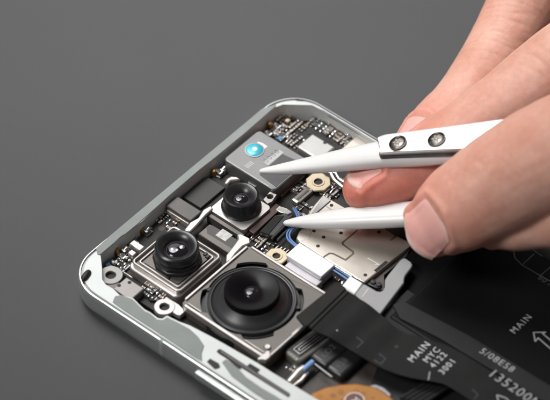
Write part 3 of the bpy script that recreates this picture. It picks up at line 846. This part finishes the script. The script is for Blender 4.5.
b = MB(); b.prism([(14, -70), (36, -60), (36, -150), (9, -150), (9, -72)], 1.1, 2.9); b.build('lower_shell', BLACK, phone, bevel=.2)
for k in range(5):
    p0 = at(401+5*k, 399+1.5*k, 4.2); p1 = at(433+5*k, 379+1.2*k, 4.2)
    b = MB(); b.tube([p0, p1], .5, 8); b.build('shell_rib', RUBBER, phone)

# ------------------------------------------------------------------ small components on the board
def proto(name, kind):
    b = MB()
    if kind == 'cap':
        b.box((-.32, .32, -.3, .3), 0, .55, TAN); b.box((-.6, -.3, -.33, .33), 0, .6, CHROME); b.box((.3, .6, -.33, .33), 0, .6, CHROME)
    elif kind == 'res':
        b.box((-.4, .4, -.36, .36), 0, .42, BLACK); b.box((-.62, -.38, -.36, .36), 0, .45, CHROME); b.box((.38, .62, -.36, .36), 0, .45, CHROME)
    elif kind == 'clip':
        b.box((-1.1, 1.1, -.75, .75), 0, .35, CHROME); b.box((-1.1, -.5, -.6, .6), .3, 1.5, CHROME); b.tube([(-.6, 0, 1.4), (.3, 0, 1.75), (1.1, 0, 1.1)], .55, 8, CHROME, .4)
    elif kind == 'chip':
        b.box((-1.1, 1.1, -.9, .9), 0, .7, BLACK)
    elif kind == 'dot':
        b.lathe((0, 0), [(.42, 0), (.4, .35), (.2, .5)], 10, CHROME)
    elif kind == 'can':
        b.box((-.8, .8, -.5, .5), 0, .7, mat('can_grey', (.30, .29, .28), .7, .3)); b.tube([(-.7, .2, .75), (0, .25, .95), (.7, .2, .7)], .22, 6, CHROME)
    return b.build(name, None, board, bevel=.06, seg=1)
PR = {'cap': proto('capacitor', 'cap'), 'res': proto('resistor', 'res'), 'clip': proto('spring_contact', 'clip'), 'chip': proto('chip', 'chip'), 'dot': proto('solder_dot', 'dot'), 'can': proto('crystal_can', 'can')}
USED = {}
def put(kind, x, y, z, rz, s=1.0):
    o = PR[kind]
    if kind in USED:
        o = PR[kind].copy(); COL.objects.link(o); o.parent = board; o.matrix_parent_inverse = world_of(board).inverted()
    USED[kind] = USED.get(kind, 0)+1
    o.location = (x, y, z); o.rotation_euler = (0, 0, rz); o.scale = (s, s, s)
def putpx(kind, px, py, rz=0, z=ZB, s=1.0):
    p = at(px, py, z+.6*s); put(kind, p.x, p.y, z, rz, s)
# spring contacts along the far edge (chrome) with gilt tips
for px, py in ((224, 170.5), (268, 135), (277, 127.5), (148, 231.5), (126, 251), (122, 258), (218.5, 173.5)):
    putpx('clip', px, py, radians(rnd.choice((0, 90, 90))), ZB, .85)
b = None
for px, py in ((141.5, 226.3), (116.5, 247), (259.5, 130), (270, 120.8), (214.5, 168.2)):
    c = xy(px, py, 4.6); o = MB().lathe(c, [(.65, ZB), (.7, 3.3), (.55, 4.0), (.2, 4.2)], 16).build('gilt_contact', COPPER, board)
# clusters: (px,py) centre, half sizes along phone axes (mm), number
used = []
def cluster(px, py, hx, hy, nmb, kinds='cap res cap dot can', smin=.7, smax=1.1, z=ZB):
    """components in short rows, as they sit on a board"""
    c = at(px, py, z); ks = kinds.split(); cells = []
    y = -hy
    while y <= hy:
        rz = rnd.choice((0, 90)); stp = 1.32 if rz == 0 else .92
        x = -hx+rnd.uniform(0, .4); k = rnd.choice(ks)
        while x <= hx:
            if rnd.random() < .35: k = rnd.choice(ks)
            cells.append((x, y, rz, k)); x += stp*rnd.choice((1, 1, 1.15))
        y += .98 if rz == 0 else 1.3
    rnd.shuffle(cells)
    for x, y, rz, k in cells[:nmb]:
        q = (c.x+x+rnd.uniform(-.06, .06), c.y+y+rnd.uniform(-.06, .06))
        if any((q[0]-a)**2+(q[1]-d)**2 < .72**2 for a, d in used): continue
        used.append(q); put(k, q[0], q[1], z, radians(rz+rnd.uniform(-3, 3)), rnd.uniform(smin, smax))
cluster(285, 128, 3.6, 3.2, 34)
cluster(293, 140, 1.6, 2.0, 10)
cluster(330, 131, 1.6, 5.8, 40, 'cap can dot res cap')
cluster(153.5, 292, 1.7, 2.4, 18, 'cap res dot can', z=3.2)
MB().prism(P([(146, 292), (151, 284), (162, 291), (158, 301), (150, 300)], 3.2), 1.3, 3.2).build('board_step', PCB, board)
cluster(121, 263, 2.4, 2.0, 18)
cluster(297, 370, 1.2, 2.4, 8, 'dot can cap', z=2.2)
cluster(262, 243, 1.8, 2.4, 14)
cluster(300, 187, 2.2, 2.2, 16)
cluster(335, 190, 3.0, 1.6, 16, 'cap can res')
cluster(166, 220, 1.6, 2.2, 12, 'dot res cap')
cluster(341, 284, 1.6, 2.2, 6, 'dot res chip cap')
cluster(304, 211, 1.6, 1.4, 9)
cluster(237, 160, .9, 2.4, 8)
cluster(130, 240, .9, 3.0, 8)
for q, kk, s in (((281, 135.5), 'chip', .8), ((334, 192), 'can', 1.3), ((326, 190), 'can', 1.1), ((343, 281), 'dot', 1.5)):
    putpx(kk, q[0], q[1], 0, ZB, s)
b = MB(); b.prism(P([(277, 137.6), (280, 135), (283, 137), (280, 139.6)], 3.4), 2.5, 3.3); b.build('blue_chip', mat('chip_blue', (.06, .22, .42), 0, .35), board, bevel=.1)
b = MB(); b.prism(P([(104.5, 264), (108, 260.5), (110.5, 262.5), (107, 266)], 3.4), 2.5, 3.3); b.build('blue_chip', MATS['chip_blue'], board, bevel=.1)
b = MB(); b.prism(P([(284.5, 119.8), (287.5, 117.8), (291, 119.6), (288, 122)], 3.3), 2.5, 3.3); b.build('tan_chip', mat('tan_pale', (.55, .46, .28), .2, .4), board, bevel=.15)

# ------------------------------------------------------------------ tweezers
tw = empty('tweezers', at(455, 150, 28))
tag(tw, 'white ceramic-tipped steel tweezers held in the hand, points over the camera parts', 'tweezers')
def bar(path, name, m, parent, n=20, sq=3.0, side=None):
    """loft of superellipse sections; path rows: (point, half width, half height, roll side vector)"""
    b = MB(); rows = []
    for i, (p, hw, hh) in enumerate(path):
        t = (path[min(i+1, len(path)-1)][0]-path[max(i-1, 0)][0]).normalized()
        a = (side-t*side.dot(t)).normalized(); c = a.cross(t).normalized()
        if c.z < 0: c = -c
        row = []
        for j in range(n):
            th = 2*pi*(j+.5)/n
            ca, sa = cos(th), sin(th)
            q = (abs(ca)**sq+abs(sa)**sq)**(-1/sq)
            row.append(b.bm.verts.new(p+a*hw*q*ca+c*hh*q*sa))
        rows.append(row)
    for i in range(len(rows)-1):
        for j in range(n):
            k = (j+1) % n; b.face((rows[i][j], rows[i][k], rows[i+1][k], rows[i+1][j]), 0)
    b.face(rows[0][::-1], 0); b.face(rows[-1], 0)
    bmesh.ops.recalc_face_normals(b.bm, faces=b.bm.faces)
    return b.build(name, m, parent, ang=40)
SIDE = -BACK                                   # the arms are wide towards the camera
def dense(rows, n=6):
    """rows: (px,py,z,hw,hh) -> smooth list of (point,hw,hh)"""
    pts = spline([at(r_[0], r_[1], r_[2]) for r_ in rows], n)
    ws = spline([Vector((r_[3], r_[4], 0)) for r_ in rows], n)
    return [(p, max(w.x, .05), max(w.y, .05)) for p, w in zip(pts, ws)]
upper = dense([(259.8, 171.6, 9.6, .20, .20), (263, 171.2, 9.9, .62, .55), (285, 168.6, 12, 1.35, .95), (320, 163.5, 15.2, 2.15, 1.4), (352, 158.8, 18.2, 2.75, 1.8), (384, 154.6, 21.2, 3.2, 2.0), (420, 152.8, 23.8, 3.2, 1.9), (456, 150.5, 26.4, 3.0, 1.8)])
bar(upper, 'ceramic_tip', CERAM, tw, 24, 2.6, SIDE)
lower = dense([(283.5, 223.5, 5.2, .24, .22), (288, 223, 5.4, .75, .6), (310, 221.4, 6.9, 1.6, 1.2), (340, 219, 8.9, 2.35, 1.6), (372, 216.6, 11.0, 2.8, 1.8), (410, 214, 13.6, 3.0, 1.8), (440, 211, 15.8, 3.0, 1.8)])
bar(lower, 'ceramic_tip', CERAM, tw, 24, 2.6, SIDE)
up_m = dense([(379.8, 146.3, 23.8, 1.9, .55), (383, 145.8, 24.0, 2.5, 1.05), (400, 144.2, 25.3, 2.7, 1.1), (456, 139.2, 29.6, 3.3, 1.1), (512, 134.2, 33.8, 4.0, 1.1), (600, 127, 40.5, 5.0, 1.1), (760, 114, 52, 5.0, .85), (900, 104, 62, 4.5, .85)], 4)
arm = bar([(p+Vector((0, 0, .35)), a*.985, .5) for p, a, c in up_m], 'steel_arm', STEEL, tw, 40, 9.0, SIDE)
bar([(p-Vector((0, 0, .75)), a*1.03, .75) for p, a, c in up_m], 'arm_shade_strip', mat('shaded_steel', (.085, .088, .09), .9, .34), arm, 40, 9.0, SIDE)  # darker strip: the arm side's dark reflection put into its colour
lo_m = dense([(425, 208, 15.9, 2.6, .7), (470, 204, 19.5, 3.0, .8), (540, 188, 26, 4.0, .8), (640, 158, 37.5, 5.0, .8), (760, 127, 49, 5.0, .8), (900, 107, 60.2, 4.5, .8)], 4)
bar(lo_m, 'steel_arm', STEEL, tw, 32, 9.0, SIDE)
# two screws sunk in the upper arm
axis = (at(512, 134.2, 33.8)-at(400, 144.2, 25.3)).normalized()
sd = (SIDE-axis*SIDE.dot(axis)).normalized(); up_ = sd.cross(axis)
if up_.z < 0: up_ = -up_
tocam = lambda z: Matrix((axis, sd, up_)).transposed()
for px, py, z in ((397.6, 142.6, 26.32), (436.4, 139.0, 29.27)):
    c = at(px, py, z); M4 = Matrix.Translation(c) @ Matrix((axis, up_.cross(axis), up_)).transposed().to_4x4()
    b = MB(); b.lathe((0, 0), [(1.95, -.5), (1.95, .06), (1.75, .09), (1.6, -.0), (1.55, -.25)], 40, mat('screw_rim', (.06, .055, .05), .8, .3), caps=False)
    b.lathe((0, 0), [(1.56, -.5), (1.5, -.02), (1.2, .14), (.5, .2), (.1, .2)], 40, STEELD)
    b.bm.transform(M4); scw = b.build('screw', STEELD, tw)
    b = MB()
    b.prism([((.82+.26*cos(6*t))*cos(t), (.82+.26*cos(6*t))*sin(t)) for t in [2*pi*i/60 for i in range(60)]], -.05, .20)
    b.lathe((0, 0), [(.42, .18), (.38, .26), (.1, .28)], 16, STEELD)
    b.bm.transform(M4); b.build('screw_slot', HOLE, scw)

# ------------------------------------------------------------------ the hand
def finger_loft(b, rows, dorsal, n=28, per=10, tipround=True):
    """rows: (px,py,z,half width, half thickness), root first or tip first does not matter; the first row is the tip"""
    pts = spline([at(*r_[:3]) for r_ in rows], per); ws = spline([Vector((r_[3], r_[4], 0)) for r_ in rows], per)
    # round tip: extra rings in front of the first
    t0 = (pts[0]-pts[1]).normalized(); w0 = ws[0]; ext = []
    for k in range(1, 9):
        a = k/8*pi/2*.985; ext.append((pts[0]+t0*w0.y*1.05*sin(a), w0*cos(a)))
    pts = [e[0] for e in ext[::-1]]+pts; ws = [e[1] for e in ext[::-1]]+ws
    rows_ = []
    for i, p in enumerate(pts):
        t = (pts[min(i+1, len(pts)-1)]-pts[max(i-1, 0)]).normalized()
        d2 = (dorsal-t*dorsal.dot(t)).normalized(); a = d2.cross(t).normalized()
        row = []
        for j in range(n):
            th = 2*pi*j/n
            row.append(b.bm.verts.new(p+a*ws[i].x*cos(th)+d2*ws[i].y*sin(th)*(1.0 if sin(th) < 0 else .93)))
        rows_.append(row)
    for i in range(len(rows_)-1):
        for j in range(n):
            k = (j+1) % n; b.face((rows_[i][j], rows_[i][k], rows_[i+1][k], rows_[i+1][j]), 0)
    b.face(rows_[0][::-1], 0); b.face(rows_[-1], 0)
    return pts


TOC = -VD                                      # towards the camera
UPC = VU
d_th = (TOC*.93 - VR*.30 + UPC*.22).normalized()
d_ix = (TOC*.60 + UPC*.75 - VR*.10).normalized()
d_md = (TOC*.62 + UPC*.55 - VR*.45).normalized()
thumb = [(431, 226, 19, 6.9, 5.2), (441, 219, 20.8, 8.3, 6.4), (455, 210.5, 23, 9.4, 7.4), (476, 198, 26.3, 10.0, 8.4), (505, 180.5, 30.4, 10.8, 9.4), (545, 159, 36, 11.6, 10.4), (600, 142, 42, 12.8, 11.6), (670, 152, 46, 15.5, 13.5), (740, 160, 49, 18, 14.5), (820, 150, 52, 17, 13), (890, 135, 55, 10, 8), (930, 130, 56, 4, 4)]
index = [(366, 187.5, 12.6, 5.6, 4.9), (376, 184, 13.4, 6.6, 5.8), (392, 177, 14.7, 7.3, 6.5), (415, 165.5, 16.6, 7.8, 7.0), (450, 146.5, 19.8, 8.1, 7.4), (500, 110.5, 25.5, 8.3, 7.8), (571, 58.5, 34, 9.3, 8.9), (640, 20, 43, 10, 10), (720, 20, 49, 12, 12), (790, 70, 52, 14, 13)]
middle = [(416, 152, 12.2, 5.6, 5.0), (425, 142, 12.6, 6.5, 5.8), (440, 126, 13.6, 7.1, 6.5), (463, 105, 15.6, 7.4, 6.9), (487, 72, 18.5, 7.8, 7.3), (507, 38, 21.5, 8.2, 7.7), (526, 4, 25, 8.8, 8.4), (556, -46, 32, 9.5, 9.2), (620, -80, 40, 10, 9.5), (720, -50, 46, 12, 11), (800, 20, 50, 14, 12)]
ring = [(560, -165, 14, 5.6, 5.4), (575, -185, 18, 7, 6.6), (610, -190, 26, 7.6, 7), (670, -160, 36, 8.4, 7.8), (740, -100, 43, 9.5, 9), (820, -20, 48, 12, 11)]
pinky = [(620, -230, 12, 4.8, 4.6), (640, -245, 16, 6, 5.6), (680, -245, 24, 6.6, 6.2), (740, -205, 34, 7.4, 7), (800, -140, 41, 8.4, 8), (860, -40, 46, 10, 10)]
web = [(494, 241, 19, 1.8, 2.4), (512, 233.5, 21, 3.8, 4.2), (545, 223, 24, 5.4, 5.4), (600, 212, 30, 8, 8), (680, 205, 38, 12, 11), (760, 190, 45, 15, 13), (840, 160, 51, 12, 10), (900, 140, 55, 5, 5)]
palm = [(690, 60, 46, 12, 10), (720, 70, 48, 24, 14), (770, 85, 50, 34, 17), (840, 100, 53, 38, 18), (920, 125, 57, 34, 19), (1000, 150, 60, 29, 20), (1080, 170, 62, 28, 21), (1250, 215, 66, 31, 26), (1500, 280, 70, 38, 33), (1800, 360, 74, 42, 38)]
b = MB()
T_th = finger_loft(b, thumb, d_th); T_ix = finger_loft(b, index, d_ix); T_md = finger_loft(b, middle, d_md)
finger_loft(b, ring, d_md); finger_loft(b, pinky, d_md); finger_loft(b, web, d_th)
finger_loft(b, palm, (Vector((0, 0, 1))*.8+TOC*.3).normalized(), n=40)
bmesh.ops.recalc_face_normals(b.bm, faces=b.bm.faces)
raw = b.build('raw_hand', SKIN)
rm = raw.modifiers.new('v', 'REMESH'); rm.mode = 'VOXEL'; rm.voxel_size = .46; rm.adaptivity = 0
sm_ = raw.modifiers.new('s', 'SMOOTH'); sm_.factor = .5; sm_.iterations = 6
dg = bpy.context.evaluated_depsgraph_get(); dg.update()
hm = bpy.data.meshes.new_from_object(raw.evaluated_get(dg)); hm.name = 'hand'
bpy.data.objects.remove(raw)
bm = bmesh.new(); bm.from_mesh(hm)
bm.normal_update()
fl = bm.verts.layers.float.new('flush_bounce')

# nails: frame of each (tip point on the centre line, axis to the tip, dorsal, half width, length)
def nailframe(pts, rows, dorsal, back):
    a = at(*rows[0][:3]); c = at(*rows[2][:3]); ax = (a-c).normalized()
    do = (dorsal-ax*dorsal.dot(ax)).normalized(); la = do.cross(ax).normalized()
    return dict(o=a-ax*back, ax=ax, do=do, la=la)
NF = []
f = nailframe(T_th, thumb, d_th, 6.3); f['o'] = f['o']-VU*1.3; f.update(hw=5.5, L=10.2); NF.append(f)
f = nailframe(T_ix, index, d_ix, 6.2); f['o'] = f['o']+VU*.7; f.update(hw=4.4, L=8.9); NF.append(f)
f = nailframe(T_md, middle, d_md, 6.2); f.update(hw=4.7, L=9.4); NF.append(f)
def nail_uv(f, p):
    d = p-f['o']; return d.dot(f['la'])/f['hw'], d.dot(f['ax'])/f['L'], d.dot(f['do'])
def nail_edge(u, v):
    """>0 outside, in units of about half a nail"""
    vc = .16*u*u                      # rounded cuticle
    ve = 1-.20*u*u                    # rounded free edge
    return max(abs(u)-1, (vc-v)*1.6, (v-ve)*1.6)
# creases: (px,py,z) on the skin, direction along the finger, depth, spacing list
CR = []
def crease(px, py, z, ax_px, offs, depth, half, sig=.38):
    p = at(px, py, z); q = at(px+ax_px[0], py+ax_px[1], z); t = (q-p).normalized()
    lat = t.cross(TOC).normalized()
    for o_ in offs: CR.append((p+t*o_, t, lat, depth*rnd.uniform(.6, 1.1), half*rnd.uniform(.7, 1.1), sig*rnd.uniform(.8, 1.3), rnd.random()*20))
crease(507, 26, 27, (-25, 50), (-7.5, -5.2, -4.1, -3.1, -1.9, -.4, .6, 1.7, 2.6, 3.9, 5.0, 6.2, 7.6, 9.5), .24, 8, .25)
crease(463, 97, 20, (-50, 62), (-1.2, -.2, .8, 2.0), .12, 7, .26)
crease(470, 118, 24, (-88, 60), (-1.8, -.9, .2, 1.2, 2.2), .09, 7, .26)
crease(545, 60, 38, (-88, 60), (-3.4, -2, -1.1, -.3, .8, 1.5, 2.6, 3.4, 5), .14, 8, .28)
crease(474, 175, 34, (-80, 50), (-4.4, -2.9, -1.6, -.6, .4, 1.4, 3.0, 4.2), .06, 8, .32)
tips = [at(*thumb[0][:3]), at(*index[0][:3]), at(*middle[0][:3])]
for v in bm.verts:
    p = v.co.copy(); disp = 0.0
    if (p-tips[1]).length > 150: continue
    for f in NF:
        d = p-f['o']
        if d.length > 20 or d.dot(f['do']) < 0: continue
        u, w, h = nail_uv(f, p); e = nail_edge(u, w)
        if e > 0:
            disp += .42*math.exp(-((e-.16)/.13)**2) * (0.25 if w > .9 else 1.0)
        else:
            disp -= .45*min(1, -e*3)
    for c0, t, lat, dp, half, sg, seed in CR:
        d = p-c0
        if abs(d.dot(t)) > 3 or d.length > half*1.8: continue
        if v.normal.dot(TOC) < 0.05: continue
        la = d.dot(lat); s_ = d.dot(t)+.9*noise.noise(Vector((la*.2, seed, 0)))+.018*la*la*.6
        disp -= dp*math.exp(-(s_/sg)**2)*math.exp(-(la/half)**4)*(.55+.9*noise.noise(Vector((la*.3, seed*3, 5))))
    disp += .16*noise.noise(p*.11)+.05*noise.noise(p*.45)
    v.co = p+v.normal*disp
    fl_ = 0.0
    for k, tp in enumerate(tips):
        fl_ = max(fl_, (.42, .95, .5)[k]*max(0, 1-(p-tp).length/(17, 24, 18)[k]))  # strongest on the index, where bounced red light is coloured in
    v[fl] = min(.85, fl_+max(0, .22*noise.noise(p*.06+Vector((7, 0, 0)))))
bm.normal_update()
for f in bm.faces: f.smooth = True
bvh = BVHTree.FromBMesh(bm)
bm.to_mesh(hm); bm.free()
if not hm.materials: hm.materials.append(SKIN)
hand = bpy.data.objects.new('hand', hm); COL.objects.link(hand)
tag(hand, 'bare right hand reaching in from the right, gripping white tweezers between thumb and fingers', 'hand')
for f in NF:
    b = MB(); nu, nv = 22, 22; al = b.bm.verts.layers.float.new('along'); G = []
    for i in range(nv+1):
        row = []
        for j in range(nu+1):
            u = -1+2*j/nu; vv = i/nv
            v0_ = .16*u*u; v1_ = 1.05-.22*u*u
            w = v0_+(v1_-v0_)*vv
            p = f['o']+f['la']*f['hw']*u+f['ax']*f['L']*w
            hit = bvh.ray_cast(p+f['do']*16, -f['do'], 40)
            z = (hit[0]-p).dot(f['do']) if hit[0] is not None else -50.0
            row.append([p, z, u, vv])
        G.append(row)
    # an even curve across: blend the skin height with a smooth arch
    mid = [r_[nu//2][1] for r_ in G]
    base = mid[nv//4]; slope = (mid[int(nv*.6)]-mid[nv//4])/(nv*.35)
    V = []
    for i, row in enumerate(G):
        rv = []
        for j, (p, z, u, vv) in enumerate(row):
            zc = base+slope*(i-nv//4)
            arch = zc-f['hw']*.40*(1-sqrt(max(0, 1-(u*.94)**2)))
            if z < arch-1.2: z = arch-.5
            e = min(1-abs(u), vv*1.2, 1)
            zz = max(z, arch) if vv > .82 else .55*z+.45*max(arch, z-.2)
            zz += .42*min(1, e*5)-.12
            if vv > .9: zz -= .25*((vv-.9)/.1)**2
            q = b.bm.verts.new(p+f['do']*zz); q[al] = vv; rv.append(q)
        V.append(rv)
    for i in range(nv):
        for j in range(nu): b.face((V[i][j], V[i][j+1], V[i+1][j+1], V[i+1][j]), 0)
    bmesh.ops.recalc_face_normals(b.bm, faces=b.bm.faces)
    if sum((fc.normal.dot(f['do']) for fc in b.bm.faces)) < 0:
        bmesh.ops.reverse_faces(b.bm, faces=b.bm.faces)
    o = b.build('fingernail', NAIL, hand, ang=80)
    so = o.modifiers.new('thick', 'SOLIDIFY'); so.thickness = .2; so.offset = -1

# ------------------------------------------------------------------ light: soft boxes and an added hand fill in a dark studio
wd = bpy.data.worlds.new('World'); sc.world = wd; wd.use_nodes = True
bg = wd.node_tree.nodes['Background']; bg.inputs[0].default_value = (.9, .95, 1, 1); bg.inputs[1].default_value = .105
CEN = at(275, 200, 5)
def area(name, pos, target, sx, sy, power, col=(1, 1, 1)):
    ld = bpy.data.lights.new(name, 'AREA'); ld.shape = 'ELLIPSE'; ld.size = sx; ld.size_y = sy; ld.energy = power; ld.color = col
    o = bpy.data.objects.new(name, ld); COL.objects.link(o); o.location = pos
    o.rotation_euler = (Vector(target)-Vector(pos)).to_track_quat('-Z', 'Y').to_euler(); return o
RIGHT = Vector((VR.x, VR.y, 0)).normalized()
top = area('softbox_top', CEN+BACK*260+Vector((0, 0, 450))-RIGHT*140, CEN+BACK*145+RIGHT*5, 320, 300, 0.55e6, (1, .99, .97))
top.data.spread = radians(59)                  # a grid on the box keeps its light off the near table edge
area('softbox_back', CEN+BACK*490+Vector((0, 0, 440))-RIGHT*150, CEN, 480, 280, 7.0e5, (1, .99, .98))
sd_ = area('fill_side', CEN-RIGHT*330-BACK*170+Vector((0, 0, 480)), at(500, 165, 30), 260, 240, 1.2e5, (1, .99, .98))  # added fill aimed at the hand only, no source seen there
sd_.data.spread = radians(34)

# ------------------------------------------------------------------ render settings
sc.render.engine = 'CYCLES'
sc.cycles.use_denoising = True
sc.cycles.max_bounces = 8
sc.view_settings.view_transform = 'Standard'; sc.view_settings.look = 'None'
sc.view_settings.exposure = 0; sc.view_settings.gamma = 1
